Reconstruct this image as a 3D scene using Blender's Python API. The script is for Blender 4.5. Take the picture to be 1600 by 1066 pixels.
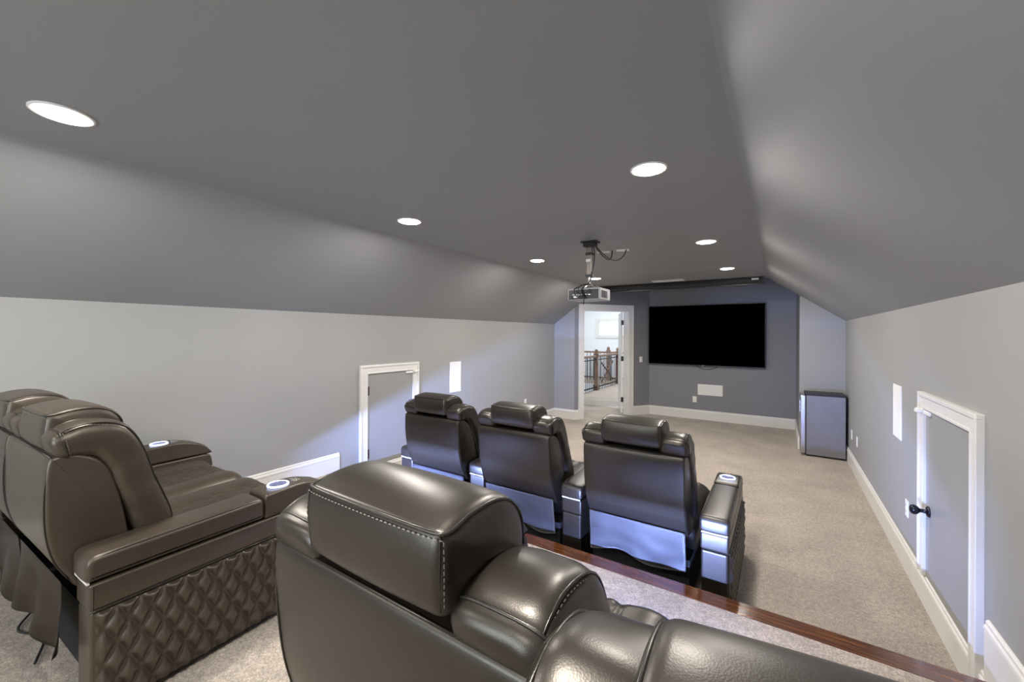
import bpy, bmesh, math, random
from mathutils import Vector, Matrix, noise
random.seed(7)
for o in list(bpy.data.objects): bpy.data.objects.remove(o, do_unlink=True)
sc = bpy.context.scene
COL = sc.collection
PI = math.pi
R = math.radians

# ---------------------------------------------------------------- camera
H = 1.65
YAW, ROLL, FPX, CXP, HYP = 33.58, 0.256, 631.75, 799.74, 522.35
cd = bpy.data.cameras.new('camera'); cam = bpy.data.objects.new('camera', cd); COL.objects.link(cam)
cd.sensor_width = 36.0; cd.lens = FPX / 1600 * 36.0
cd.shift_x = -(CXP - 800) / 1600; cd.shift_y = (HYP - 533) / 1600
cd.clip_start = 0.02; cd.clip_end = 200
cam.matrix_world = Matrix.Translation((0, 0, H)) @ Matrix.Rotation(R(YAW), 4, 'Z') @ Matrix.Rotation(PI / 2, 4, 'X') @ Matrix.Rotation(R(ROLL), 4, 'Z')
sc.camera = cam
# ---------------------------------------------------------------- world, lights, exposure
w = bpy.data.worlds.new('world'); sc.world = w; w.use_nodes = True
w.node_tree.nodes['Background'].inputs[0].default_value = (0.80, 0.88, 1.0, 1)
w.node_tree.nodes['Background'].inputs[1].default_value = 0.9
sc.view_settings.view_transform = 'Standard'; sc.view_settings.look = 'None'
sc.view_settings.exposure = 1.08; sc.view_settings.gamma = 1.0
try: sc.view_settings.use_curve_mapping = False
except Exception: pass
CAN_W = 13.0; CAN_COL = (1.0, 0.95, 0.90)
LED_W = 40.0; LED_COL = (0.30, 0.42, 1.0)
def area(name, loc, rot, size, power, color, size_y=None, shape=None, spread=None):
    l = bpy.data.lights.new(name, 'AREA'); l.energy = power; l.color = color
    l.shape = shape or ('RECTANGLE' if size_y else 'SQUARE'); l.size = size
    if size_y: l.size_y = size_y
    if spread: l.spread = spread
    o = bpy.data.objects.new(name, l); COL.objects.link(o); o.location = loc; o.rotation_euler = rot
    return o
# added lights: daylight at an unseen gable window, fill under the hall ceiling
area('gable_daylight', (-1.5, -2.62, 1.45), (R(90), 0, R(0)), 1.5, 30, (0.80, 0.92, 1.0), 1.1)
area('hall_fill', (-4.4, 11.2, 3.05), (0, 0, 0), 3.0, 75, (0.90, 0.95, 1.0), 4.0)

# ---------------------------------------------------------------- materials
def new_mat(name):
    m = bpy.data.materials.new(name); m.use_nodes = True
    nt = m.node_tree; b = nt.nodes['Principled BSDF']
    return m, nt, b
def coords(nt, scale=(1, 1, 1)):
    tc = nt.nodes.new('ShaderNodeTexCoord'); mp = nt.nodes.new('ShaderNodeMapping')
    mp.inputs['Scale'].default_value = scale; nt.links.new(tc.outputs['Object'], mp.inputs['Vector'])
    return mp.outputs['Vector']
def noise_node(nt, vec, scale, detail=3, rough=0.5):
    n = nt.nodes.new('ShaderNodeTexNoise'); n.inputs['Scale'].default_value = scale
    n.inputs['Detail'].default_value = detail; n.inputs['Roughness'].default_value = rough
    nt.links.new(vec, n.inputs['Vector']); return n
def ramp(nt, fac, stops):
    r = nt.nodes.new('ShaderNodeValToRGB'); e = r.color_ramp.elements
    e[0].position, e[0].color = stops[0][0], (*stops[0][1], 1); e[1].position, e[1].color = stops[-1][0], (*stops[-1][1], 1)
    for p, c in stops[1:-1]:
        x = e.new(p); x.color = (*c, 1)
    nt.links.new(fac, r.inputs[0]); return r
def bump(nt, b, h, strength, dist, prev=None):
    n = nt.nodes.new('ShaderNodeBump'); n.inputs['Strength'].default_value = strength; n.inputs['Distance'].default_value = dist
    nt.links.new(h, n.inputs['Height'])
    if prev: nt.links.new(prev.outputs[0], n.inputs['Normal'])
    nt.links.new(n.outputs[0], b.inputs['Normal']); return n
def plain(name, col, rough=0.5, metal=0.0, var=0.06, nscale=8.0, bmp=0.05, spec=0.5, coat=0.0):
    m, nt, b = new_mat(name); v = coords(nt)
    n = noise_node(nt, v, nscale)
    c0 = tuple(max(0, c * (1 - var)) for c in col); c1 = tuple(min(1, c * (1 + var)) for c in col)
    r = ramp(nt, n.outputs[0], [(0.3, c0), (0.7, c1)]); nt.links.new(r.outputs[0], b.inputs['Base Color'])
    b.inputs['Roughness'].default_value = rough; b.inputs['Metallic'].default_value = metal
    b.inputs['Specular IOR Level'].default_value = spec
    b.inputs['Coat Weight'].default_value = coat
    if bmp:
        n2 = noise_node(nt, v, nscale * 30, 2); bump(nt, b, n2.outputs[0], bmp, 0.002)
    return m
def emit(name, col, s):
    m, nt, b = new_mat(name); b.inputs['Base Color'].default_value = (*col, 1)
    b.inputs['Emission Color'].default_value = (*col, 1); b.inputs['Emission Strength'].default_value = s
    return m
def leather(name, col, rough=0.40):
    m, nt, b = new_mat(name); v = coords(nt)
    n = noise_node(nt, v, 3.0, 4)
    r = ramp(nt, n.outputs[0], [(0.3, tuple(c * .85 for c in col)), (0.7, tuple(c * 1.2 for c in col))])
    nt.links.new(r.outputs[0], b.inputs['Base Color'])
    b.inputs['Roughness'].default_value = rough; b.inputs['Specular IOR Level'].default_value = 0.62; b.inputs['Specular Tint'].default_value = (1.0, 0.92, 0.80, 1)
    b.inputs['Coat Weight'].default_value = 0.05; b.inputs['Coat Roughness'].default_value = 0.35
    vo = nt.nodes.new('ShaderNodeTexVoronoi'); vo.inputs['Scale'].default_value = 420; nt.links.new(v, vo.inputs['Vector'])
    b1 = bump(nt, b, vo.outputs['Distance'], 0.07, 0.0012)
    mus = noise_node(nt, v, 7.0, 2, 0.5); b2 = bump(nt, b, mus.outputs[0], 0.14, 0.012, b1)
    return m
def wall_paint(name, col, rough=0.55):
    m, nt, b = new_mat(name); v = coords(nt)
    n = noise_node(nt, v, 1.3, 2)
    r = ramp(nt, n.outputs[0], [(0.3, tuple(c * .985 for c in col)), (0.7, tuple(c * 1.015 for c in col))])
    nt.links.new(r.outputs[0], b.inputs['Base Color']); b.inputs['Roughness'].default_value = rough
    b.inputs['Specular IOR Level'].default_value = 0.35
    n2 = noise_node(nt, v, 90, 3); bump(nt, b, n2.outputs[0], 0.05, 0.001)
    return m
def carpet_mat(name):
    m, nt, b = new_mat(name); v = coords(nt)
    n1 = noise_node(nt, v, 130, 4, 0.8); n2 = noise_node(nt, v, 2.2, 3, 0.6)
    r1 = ramp(nt, n1.outputs[0], [(0.32, (0.21, 0.165, 0.12)), (0.5, (0.45, 0.375, 0.30)), (0.68, (0.68, 0.60, 0.51))])
    r2 = ramp(nt, n2.outputs[0], [(0.35, (0.86, 0.86, 0.86)), (0.65, (1.10, 1.10, 1.10))])
    mx = nt.nodes.new('ShaderNodeMix'); mx.data_type = 'RGBA'; mx.blend_type = 'MULTIPLY'; mx.inputs['Factor'].default_value = 1
    nt.links.new(r1.outputs[0], mx.inputs['A']); nt.links.new(r2.outputs[0], mx.inputs['B'])
    nt.links.new(mx.outputs['Result'], b.inputs['Base Color'])
    b.inputs['Roughness'].default_value = 0.95; b.inputs['Specular IOR Level'].default_value = 0.1
    b.inputs['Sheen Weight'].default_value = 0.3
    n3 = noise_node(nt, v, 38, 3, 0.7); r3 = ramp(nt, n3.outputs[0], [(0.35, (0.78, 0.78, 0.78)), (0.65, (1.18, 1.18, 1.18))])
    mx2 = nt.nodes.new('ShaderNodeMix'); mx2.data_type = 'RGBA'; mx2.blend_type = 'MULTIPLY'; mx2.inputs['Factor'].default_value = 1
    nt.links.new(mx.outputs['Result'], mx2.inputs['A']); nt.links.new(r3.outputs[0], mx2.inputs['B']); nt.links.new(mx2.outputs['Result'], b.inputs['Base Color'])
    bump(nt, b, n1.outputs[0], 0.9, 0.010)
    return m
def wood_mat(name):
    m, nt, b = new_mat(name); v = coords(nt, (1.2, 22, 22))
    n = noise_node(nt, v, 3.5, 6, 0.6)
    r = ramp(nt, n.outputs[0], [(0.3, (0.025, 0.007, 0.003)), (0.5, (0.085, 0.027, 0.008)), (0.7, (0.17, 0.06, 0.017))])
    nt.links.new(r.outputs[0], b.inputs['Base Color']); b.inputs['Roughness'].default_value = 0.16
    b.inputs['Coat Weight'].default_value = 0.6; b.inputs['Coat Roughness'].default_value = 0.08
    bump(nt, b, n.outputs[0], 0.08, 0.001)
    return m
M = dict(
    wall=wall_paint('grey wall paint', (0.325, 0.327, 0.318)),
    ceil=wall_paint('grey ceiling paint', (0.285, 0.290, 0.292), 0.5),
    accent=wall_paint('slate screen wall paint', (0.215, 0.22, 0.235), 0.5),
    door=wall_paint('grey hatch paint', (0.30, 0.30, 0.288), 0.35),
    trim=plain('white trim paint', (0.72, 0.705, 0.67), 0.35, var=0.02, bmp=0.0),
    hallwhite=plain('white hall paint', (0.78, 0.80, 0.82), 0.6, var=0.01, bmp=0.0),
    carpet=carpet_mat('beige carpet pile'),
    leather=leather('black leather', (0.013, 0.0105, 0.008), 0.35),
    leatherbrown=leather('espresso leather', (0.040, 0.030, 0.0215), 0.38),
    skirt=plain('dark vinyl cloth', (0.075, 0.072, 0.075), 0.5, bmp=0.2, spec=0.8),
    thread=plain('grey thread', (0.16, 0.14, 0.12), 0.7),
    piping=leather('leather piping', (0.012, 0.011, 0.010), 0.30),
    lining=plain('black underside cloth', (0.008, 0.008, 0.009), 0.9),
    wood=wood_mat('varnished cherry wood'),
    railwood=plain('stained rail wood', (0.22, 0.14, 0.10), 0.4, var=0.3),
    iron=plain('dark iron', (0.03, 0.03, 0.035), 0.4, 0.6),
    tv=plain('black screen glass', (0.0002, 0.0002, 0.0003), 0.5, spec=0.0, bmp=0),
    tvframe=plain('black plastic', (0.012, 0.012, 0.014), 0.35),
    plate=plain('white plastic', (0.82, 0.80, 0.78), 0.4, var=0.01, bmp=0),
    grille=plain('white speaker cloth', (0.78, 0.77, 0.75), 0.8, var=0.02, nscale=30, bmp=0.3),
    dark=plain('black matte plastic', (0.015, 0.015, 0.017), 0.45),
    bronze=plain('oiled bronze', (0.06, 0.022, 0.015), 0.3, 0.8),
    knob=plain('dark knob metal', (0.03, 0.03, 0.04), 0.25, 0.8),
    steel=plain('brushed steel', (0.55, 0.54, 0.53), 0.3, 1.0),
    fridgeblack=plain('glossy black enamel', (0.18, 0.18, 0.20), 0.38, spec=0.9),
    canon=emit('lamp lens', (1.0, 0.94, 0.86), 14.0),
    ringlight=emit('cup holder ring light', (0.55, 0.65, 1.0), 2.2),
    cupblue=plain('blue lit steel cup', (0.22, 0.25, 0.45), 0.25, 0.7),  # blue of the ring light is put into the cup's own colour
    chrome=plain('chrome', (0.7, 0.68, 0.64), 0.2, 1.0),
    greyplastic=plain('grey plastic', (0.35, 0.35, 0.36), 0.35),
    pole=plain('taupe metal', (0.20, 0.18, 0.16), 0.35, 0.5),
    whitestrip=plain('pale edge strip', (0.7, 0.68, 0.66), 0.4),
)
gm, nt, b = new_mat('window glass'); b.inputs['Base Color'].default_value = (0.95, 0.98, 1, 1); b.inputs['Roughness'].default_value = 0.02
b.inputs['Transmission Weight'].default_value = 1.0; b.inputs['IOR'].default_value = 1.05; M['glass'] = gm

# ---------------------------------------------------------------- mesh helpers
def link(name, me, mat, parent=None, smooth=False):
    o = bpy.data.objects.new(name, me); COL.objects.link(o)
    if mat is not None: me.materials.append(M[mat] if isinstance(mat, str) else mat)
    if smooth:
        for p in me.polygons: p.use_smooth = True
    if parent: o.parent = parent
    return o
def obj(name, bm, mat, parent=None, smooth=False):
    bmesh.ops.recalc_face_normals(bm, faces=bm.faces)
    me = bpy.data.meshes.new(name); bm.to_mesh(me); bm.free()
    return link(name, me, mat, parent, smooth)
def thing(name, label, cat, loc=(0, 0, 0), rotz=0, group=None):
    o = bpy.data.objects.new(name, None); COL.objects.link(o); o.location = loc; o.rotation_euler = (0, 0, rotz)
    o.empty_display_size = 0.1
    o['label'] = label; o['category'] = cat
    if group: o['group'] = group
    return o
def tag(o, label, cat, group=None):
    o['label'] = label; o['category'] = cat
    if group: o['group'] = group
    return o
def struct(name, bm, mat, parent=None):
    o = obj(name, bm, mat, parent); 
    if not parent: o['kind'] = 'structure'
    return o
def bx(bm, x0, x1, y0, y1, z0, z1, bev=0.0, seg=2):
    t = bmesh.new()
    vs = [t.verts.new((x, y, z)) for x in (x0, x1) for y in (y0, y1) for z in (z0, z1)]
    for f in ((0, 1, 3, 2), (4, 6, 7, 5), (0, 4, 5, 1), (2, 3, 7, 6), (0, 2, 6, 4), (1, 5, 7, 3)): t.faces.new([vs[i] for i in f])
    bmesh.ops.recalc_face_normals(t, faces=t.faces)
    if bev: bmesh.ops.bevel(t, geom=t.edges[:], offset=bev, segments=seg, profile=0.5, affect='EDGES')
    me = bpy.data.meshes.new('t'); t.to_mesh(me); t.free(); bm.from_mesh(me); bpy.data.meshes.remove(me); return bm
def box(*a, **k): return bx(bmesh.new(), *a, **k)
def quad(bm, pts):
    bm.faces.new([bm.verts.new(p) for p in pts]); return bm
def prism(bm, poly, z0, z1, axis='Z'):
    def P(a, b, c): return {'Z': (a, b, c), 'X': (c, a, b), 'Y': (a, c, b)}[axis]
    lo = [bm.verts.new(P(a, b, z0)) for a, b in poly]; hi = [bm.verts.new(P(a, b, z1)) for a, b in poly]
    n = len(poly); bm.faces.new(lo[::-1]); bm.faces.new(hi)
    for i in range(n): bm.faces.new((lo[i], lo[(i + 1) % n], hi[(i + 1) % n], hi[i]))
    return bm
def catmull(pts, per=6, closed=False):
    pts = [Vector(p) for p in pts]; n = len(pts); out = []
    rng = range(n) if closed else range(n - 1)
    for i in rng:
        if closed: p0, p1, p2, p3 = pts[i - 1], pts[i], pts[(i + 1) % n], pts[(i + 2) % n]
        else: p0, p1, p2, p3 = pts[max(i - 1, 0)], pts[i], pts[i + 1], pts[min(i + 2, n - 1)]
        for k in range(per):
            t = k / per
            out.append(0.5 * ((2 * p1) + (p2 - p0) * t + (2 * p0 - 5 * p1 + 4 * p2 - p3) * t * t + (3 * p1 - p0 - 3 * p2 + p3) * t ** 3))
    if not closed: out.append(pts[-1].copy())
    return out
def tube(bm, pts, r, seg=8, closed=False):
    pts = [Vector(p) for p in pts]; n = len(pts); rings = []; prev = None
    for i, p in enumerate(pts):
        a = pts[(i - 1) % n] if (closed or i > 0) else p; c = pts[(i + 1) % n] if (closed or i < n - 1) else p
        d = (c - a)
        d = d.normalized() if d.length > 1e-9 else Vector((0, 0, 1))
        if prev is None:
            u = d.cross(Vector((0, 0, 1)));  u = u if u.length > 1e-3 else d.cross(Vector((1, 0, 0)))
        else: u = prev - d * prev.dot(d)
        u.normalize(); prev = u; v = d.cross(u)
        rr = r[i] if isinstance(r, (list, tuple)) else r
        rings.append([bm.verts.new(p + (u * math.cos(2 * PI * k / seg) + v * math.sin(2 * PI * k / seg)) * rr) for k in range(seg)])
    m = n if closed else n - 1
    for i in range(m):
        A, B = rings[i], rings[(i + 1) % n]
        for k in range(seg): bm.faces.new((A[k], A[(k + 1) % seg], B[(k + 1) % seg], B[k]))
    if not closed: bm.faces.new(rings[0][::-1]); bm.faces.new(rings[-1])
    return bm
def cyl(bm, p0, p1, r, seg=20): return tube(bm, [p0, p1], r, seg)
def lathe(bm, prof, center, axis='Z', seg=28):
    cx, cy, cz = center; rings = []
    for rr, h in prof:
        ring = []
        for k in range(seg):
            a = 2 * PI * k / seg; c, s = rr * math.cos(a), rr * math.sin(a)
            p = {'Z': (c, s, h), 'X': (h, c, s), 'Y': (c, h, s)}[axis]
            ring.append(bm.verts.new((p[0] + cx, p[1] + cy, p[2] + cz)))
        rings.append(ring)
    for A, B in zip(rings, rings[1:]):
        for k in range(seg): bm.faces.new((A[k], A[(k + 1) % seg], B[(k + 1) % seg], B[k]))
    bm.faces.new(rings[0][::-1]); bm.faces.new(rings[-1]); return bm
def rpoly(pts, r, seg=5):
    out = []; n = len(pts)
    for i in range(n):
        p0, p, p1 = Vector(pts[i - 1]), Vector(pts[i]), Vector(pts[(i + 1) % n]); rr = r[i] if isinstance(r, (list, tuple)) else r
        a, c = (p0 - p), (p1 - p); t = min(rr, a.length * .45, c.length * .45); A = p + a.normalized() * t; C = p + c.normalized() * t
        for k in range(seg + 1):
            q = k / seg; v = A * (1 - q) ** 2 + p * 2 * q * (1 - q) + C * q * q; out.append((v.x, v.y))
    # spread extra points along long straight runs so the surface shades evenly
    res = []
    for i, p in enumerate(out):
        q = out[(i + 1) % len(out)]; res.append(p); d = math.dist(p, q)
        for k in range(1, int(d / 0.05)): f = k / int(d / 0.05); res.append((p[0] + (q[0] - p[0]) * f, p[1] + (q[1] - p[1]) * f))
    return res
def pillow(bm, prof, x0, x1, r, per=5, steps=5, smooth=True, bulge=0.0, nx=8, sag=0.0, radial=False):
    """closed (y,z) profile swept along x with rounded ends; bulge pushes the middle of the ends out"""
    P2 = [(p.x, p.y) for p in catmull([(a, b, 0) for a, b in prof], per, True)] if smooth else prof
    n = len(P2); ar = sum(P2[i][0] * P2[(i + 1) % n][1] - P2[(i + 1) % n][0] * P2[i][1] for i in range(n)); sg = 1 if ar > 0 else -1
    N = []
    for i in range(n):
        a, c = P2[i - 1], P2[(i + 1) % n]; t = Vector((c[0] - a[0], c[1] - a[1])); t.normalize(); N.append((t.y * sg, -t.x * sg))
    if radial:
        c0 = Vector((sum(p[0] for p in P2) / n, sum(p[1] for p in P2) / n)); N = [tuple((Vector(p) - c0).normalized()) for p in P2]
    st = []
    for k in range(steps + 1):
        th = PI / 2 * k / steps; st.append((x0 + r * (1 - math.sin(th)), r * (1 - math.cos(th))))
    st = [(x0 + r * (1 - math.sin(PI / 2 * (1 - k / steps))), r * (1 - math.cos(PI / 2 * (1 - k / steps)))) for k in range(steps + 1)]
    stations = st[:]
    for k in range(1, nx): stations.append((x0 + r + (x1 - x0 - 2 * r) * k / nx, 0.0))
    stations += [(x0 + x1 - x, i) for x, i in reversed(st)]
    rings = []
    for x, ins in stations:
        q = (x - x0) / (x1 - x0); puff = sag * math.sin(PI * q)
        rings.append([bm.verts.new((x, p[0] - nn[0] * (ins - puff), p[1] - nn[1] * (ins - puff))) for p, nn in zip(P2, N)])
    for A, B in zip(rings, rings[1:]):
        for k in range(n): bm.faces.new((A[k], A[(k + 1) % n], B[(k + 1) % n], B[k]))
    cy = sum(p[0] for p in P2) / n; cz = sum(p[1] for p in P2) / n
    for ring, s in ((rings[0], -1), (rings[-1], 1)):
        prev = ring
        if bulge:
            for f, bb in ((0.75, 0.5), (0.45, 0.85), (0.18, 1.0)):
                nr = [bm.verts.new((v.co.x + s * bulge * bb if prev is ring else ring[i].co.x + s * bulge * bb, cy + (ring[i].co.y - cy) * f, cz + (ring[i].co.z - cz) * f)) for i, v in enumerate(ring)]
                for k in range(n): bm.faces.new((prev[k], prev[(k + 1) % n], nr[(k + 1) % n], nr[k]))
                prev = nr
        bm.faces.new(prev)
    return bm
def loft(bm, path, hx, hn, ex=3.0, seg=36, cap=0.6, xc=0.0):
    """sausage with superellipse section: path of (y,z); hx / hn lists or numbers (half width in x, half thickness)"""
    pts = catmull([(xc, y, z) for y, z in path], 6); n = len(pts)
    def val(v, t):
        if not isinstance(v, (list, tuple)): return v
        f = t * (len(v) - 1); i = min(int(f), len(v) - 2); return v[i] + (v[i + 1] - v[i]) * (f - i)
    secs = []
    for i, p in enumerate(pts):
        a, c = pts[max(i - 1, 0)], pts[min(i + 1, n - 1)]; d = (c - a).normalized(); nn = Vector((0, -d.z, d.y))
        secs.append((p, nn, d, val(hx, i / (n - 1)), val(hn, i / (n - 1)), 1.0))
    out = []
    def capsec(s, sign):
        p, nn, d, a, h, _ = s; L = min(a, h) * cap; res = []
        for k in range(1, 6):
            th = PI / 2 * k / 6; res.append((p + d * sign * L * math.sin(th), nn, d, a - L * (1 - math.cos(th)), h - L * (1 - math.cos(th)), 1))
        return res
    secs = capsec(secs[0], -1)[::-1] + secs + capsec(secs[-1], 1)
    rings = []
    for p, nn, d, a, h, _ in secs:
        ring = []
        for k in range(seg):
            th = 2 * PI * k / seg; c, s = math.cos(th), math.sin(th)
            ring.append(bm.verts.new(p + Vector((1, 0, 0)) * a * math.copysign(abs(c) ** (2 / ex), c) + nn * h * math.copysign(abs(s) ** (2 / ex), s)))
        rings.append(ring)
    for A, B in zip(rings, rings[1:]):
        for k in range(seg): bm.faces.new((A[k], A[(k + 1) % seg], B[(k + 1) % seg], B[k]))
    bm.faces.new(rings[0][::-1]); bm.faces.new(rings[-1])
    return bm
def loft_line(path, hx, hn, ex, ang, off=0.001, xc=0.0, i0=0, i1=None):
    """a line running along a loft's surface at section angle ang (degrees)"""
    pts = catmull([(xc, y, z) for y, z in path], 6); n = len(pts); out = []
    def val(v, t):
        if not isinstance(v, (list, tuple)): return v
        f = t * (len(v) - 1); i = min(int(f), len(v) - 2); return v[i] + (v[i + 1] - v[i]) * (f - i)
    for i, p in enumerate(pts):
        a, c = pts[max(i - 1, 0)], pts[min(i + 1, n - 1)]; d = (c - a).normalized(); nn = Vector((0, -d.z, d.y)); th = R(ang)
        c_, s_ = math.cos(th), math.sin(th)
        out.append(p + Vector((1, 0, 0)) * (val(hx, i / (n - 1)) + off) * math.copysign(abs(c_) ** (2 / ex), c_) + nn * (val(hn, i / (n - 1)) + off) * math.copysign(abs(s_) ** (2 / ex), s_))
    return out[i0:i1]
def loft_ring(path, hx, hn, ex, idx, xc=0.0, off=0.001, a0=0, a1=360, shrink=1.0):
    pts = catmull([(xc, y, z) for y, z in path], 6); n = len(pts)
    p = pts[idx]; d = (pts[min(idx + 1, n - 1)] - pts[max(idx - 1, 0)]).normalized(); nn = Vector((0, -d.z, d.y)); out = []
    A = hx[0] if isinstance(hx, (list, tuple)) else hx; B = hn[0] if isinstance(hn, (list, tuple)) else hn
    for k in range(37):
        th = R(a0 + (a1 - a0) * k / 36); c, s = math.cos(th), math.sin(th)
        out.append(p + Vector((1, 0, 0)) * (A * shrink + off) * math.copysign(abs(c) ** (2 / ex), c) + nn * (B * shrink + off) * math.copysign(abs(s) ** (2 / ex), s))
    return out
def dashes(bm, pts, step=0.009, ln=0.006, r=0.0009):
    pts = [Vector(p) for p in pts]; acc = 0.0; nxt = 0.0
    for a, c in zip(pts, pts[1:]):
        L = (c - a).length
        if L < 1e-6: continue
        while nxt < acc + L:
            p = a + (c - a) * ((nxt - acc) / L); d = (c - a) / L
            tube(bm, [p - d * ln / 2, p + d * ln / 2], r, 4); nxt += step
        acc += L
    return bm

# ---------------------------------------------------------------- room shell
XL, XR = -3.758, 0.752; ZK = 1.65 + 0.203; ZC = 2.521; XCL, XCR = -2.837, -0.167
YE = 2.44; YB = -2.4; YC = 7.2; YT = 8.63; HP = 0.249; BH = 0.184
DA = Vector((-3.32, 7.2, 0)); DB = Vector((-2.28, 8.63, 0)); DD = (DB - DA).normalized(); DN = Vector((-DD.y, DD.x, 0))   # the diagonal door wall; DN points into the hall
bm = bmesh.new(); prism(bm, [(XL - 0.15, YB - 0.15), (XR + 0.15, YB - 0.15), (XR + 0.15, YT + 0.3), (DB.x, YT + 0.3), (-7.2, YT + 0.3), (-7.2, 7.4), (XL - 0.15, 7.4)], -0.12, 0.0)
struct('floor', bm, 'carpet')
# raised seating platform with its carpet and the varnished nosing
pf = thing('seating_platform', 'raised carpeted platform under the back row of seats', 'platform', (0, 0, 0))
del pf['category'], pf['label']; pf['kind'] = 'structure'; pf.name = 'floor_platform'
obj('carpet_deck', box(XL, XR, YB, YE - 0.12, 0.0, HP), 'carpet', pf)
nb = bmesh.new(); prism(nb, [(YE - 0.118, HP - 0.035), (YE - 0.118, HP + 0.001), (YE - 0.008, HP + 0.001), (YE, HP - 0.008), (YE, HP - 0.028), (YE - 0.008, HP - 0.035)], XL + 0.002, XR - 0.002, 'X')
obj('nosing', nb, 'wood', pf)
obj('riser', box(XL, XR, YE - 0.118, YE - 0.03, 0.0, HP - 0.036), 'wood', pf)
T = 0.14
def wall_hole(name, x0, x1, y0, y1, z1, mat): return struct(name, box(x0, x1, y0, y1, -0.1, z1), mat)
wall_hole('wall_left', XL - T, XL, YB - T, YC + 0.0, ZK + 0.02, 'wall')
wall_hole('wall_right', XR, XR + T, YB - T, YC + T, ZK + 0.02, 'wall')
# sloped ceilings and the flat ceiling are one ceiling each
def slab(name, pts, th, mat='ceil'):
    bm = bmesh.new(); lo = [bm.verts.new(p) for p in pts]; hi = [bm.verts.new((p[0], p[1], p[2] + th)) for p in pts]
    bm.faces.new(lo); bm.faces.new(hi[::-1])
    for i in range(4): bm.faces.new((lo[i], hi[i], hi[(i + 1) % 4], lo[(i + 1) % 4]))
    return struct(name, bm, mat)
slab('ceiling', [(XCL, YB, ZC), (XCR, YB, ZC), (XCR, YC, ZC), (XCL, YC, ZC)], 0.1)
slab('ceiling_slope_left', [(XL, YB, ZK), (XCL, YB, ZC), (XCL, YC, ZC), (XL, YC, ZK)], 0.1)
slab('ceiling_slope_right', [(XR, YB, ZK), (XCR, YB, ZC), (XCR, YC, ZC), (XR, YC, ZK)], 0.1)
bm = bmesh.new(); prism(bm, [(XL - T, -0.1), (XR + T, -0.1), (XR + T, ZC + 0.3), (XL - T, ZC + 0.3)], YB - T, YB, 'Y')
# gable wall behind the camera with an unseen, added window opening
bm.free(); bm = bmesh.new()
WX0, WX1, WZ0, WZ1 = -2.35, -0.65, 0.95, 2.05
for a in ((XL - T, WX0, -0.1, 2.8), (WX1, XR + T, -0.1, 2.8), (WX0, WX1, -0.1, WZ0), (WX0, WX1, WZ1, 2.8)): bx(bm, a[0], a[1], YB - T, YB, a[2], a[3])
struct('wall_back', bm, 'wall')
wf = bmesh.new()
for a in ((WX0 - 0.08, WX0 + 0.03, WZ0 - 0.08, WZ1 + 0.08), (WX1 - 0.03, WX1 + 0.08, WZ0 - 0.08, WZ1 + 0.08), (WX0 + 0.03, WX1 - 0.03, WZ0 - 0.08, WZ0 + 0.03), (WX0 + 0.03, WX1 - 0.03, WZ1 - 0.03, WZ1 + 0.08), (-1.52, -1.48, WZ0 + 0.03, WZ1 - 0.03)):
    bx(wf, a[0], a[1], YB - 0.03, YB + 0.02, a[2], a[3])
struct('window_1', wf, 'trim')
# end walls: short return at the left, return at the right beside the fridge, diagonal door wall, screen wall
struct('wall_return_left', box(XL - T, DA.x, YC, YC + T, -0.1, 3.4), 'wall')
XA = 0.235
struct('wall_return_right', box(XA, XR + T, YC, YC + T, -0.1, 3.4), 'wall')
struct('wall_alcove_side', box(XA, XA + T, YC + T, YT + T, -0.1, 3.4), 'accent')
struct('wall_screen', box(DB.x - 0.0, XA, YT, YT + T, -0.1, 3.4), 'accent')
slab('ceiling_alcove', [(-3.45, YC, 2.95), (XA, YC, 2.95), (XA, YT, 2.95), (-3.45, YT, 2.95)], 0.1, 'accent')
struct('wall_alcove_header', box(XL, XR, YC + 0.001, YC + 0.05, ZC + 0.101, 3.1), 'accent')
S0, S1, DH = 0.195, 1.245, 2.135
def on_diag(name, s0, s1, n0, n1, z0, z1, mat, parent=None, bev=0.0, kind=True):
    bm = box(s0, s1, n0, n1, z0, z1, bev=bev)
    mtx = Matrix(((DD.x, DN.x, 0, DA.x), (DD.y, DN.y, 0, DA.y), (0, 0, 1, 0), (0, 0, 0, 1)))
    bm.transform(mtx); return bm
def diag(parts, **k):
    bm = bmesh.new()
    mtx = Matrix(((DD.x, DN.x, 0, DA.x), (DD.y, DN.y, 0, DA.y), (0, 0, 1, 0), (0, 0, 0, 1)))
    for a in parts: bx(bm, *a, **k)
    bm.transform(mtx); return bm
LD = (DB - DA).length
struct('wall_door', diag([(0, S0, 0, T, -0.1, 2.95), (S1, LD, 0, T, -0.1, 2.95), (S0, S1, 0, T, DH, 2.95)]), 'accent')
# the door: casing, jamb and the leaf standing open into the hall
d1 = bpy.data.objects.new('door_1', None); COL.objects.link(d1); d1['kind'] = 'structure'
obj('casing', diag([(S0 - 0.10, S0, -0.022, 0, 0, DH + 0.10), (S1, S1 + 0.10, -0.022, 0, 0, DH + 0.10), (S0, S1, -0.022, 0, DH, DH + 0.10)], bev=0.004), 'trim', d1)
obj('casing_edge', diag([(S0 - 0.112, S0 - 0.098, -0.030, 0, 0, DH + 0.112), (S1 + 0.098, S1 + 0.112, -0.030, 0, 0, DH + 0.112), (S0 - 0.098, S1 + 0.098, -0.030, 0, DH + 0.098, DH + 0.112)], bev=0.003), 'trim', d1)
obj('jamb', diag([(S0, S0 + 0.015, -0.01, T + 0.01, 0, DH), (S1 - 0.015, S1, -0.01, T + 0.01, 0, DH), (S0, S1, -0.01, T + 0.01, DH - 0.015, DH)]), 'trim', d1)
HG = DA + DD * (S1 - 0.02) + DN * (T + 0.02)
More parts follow.
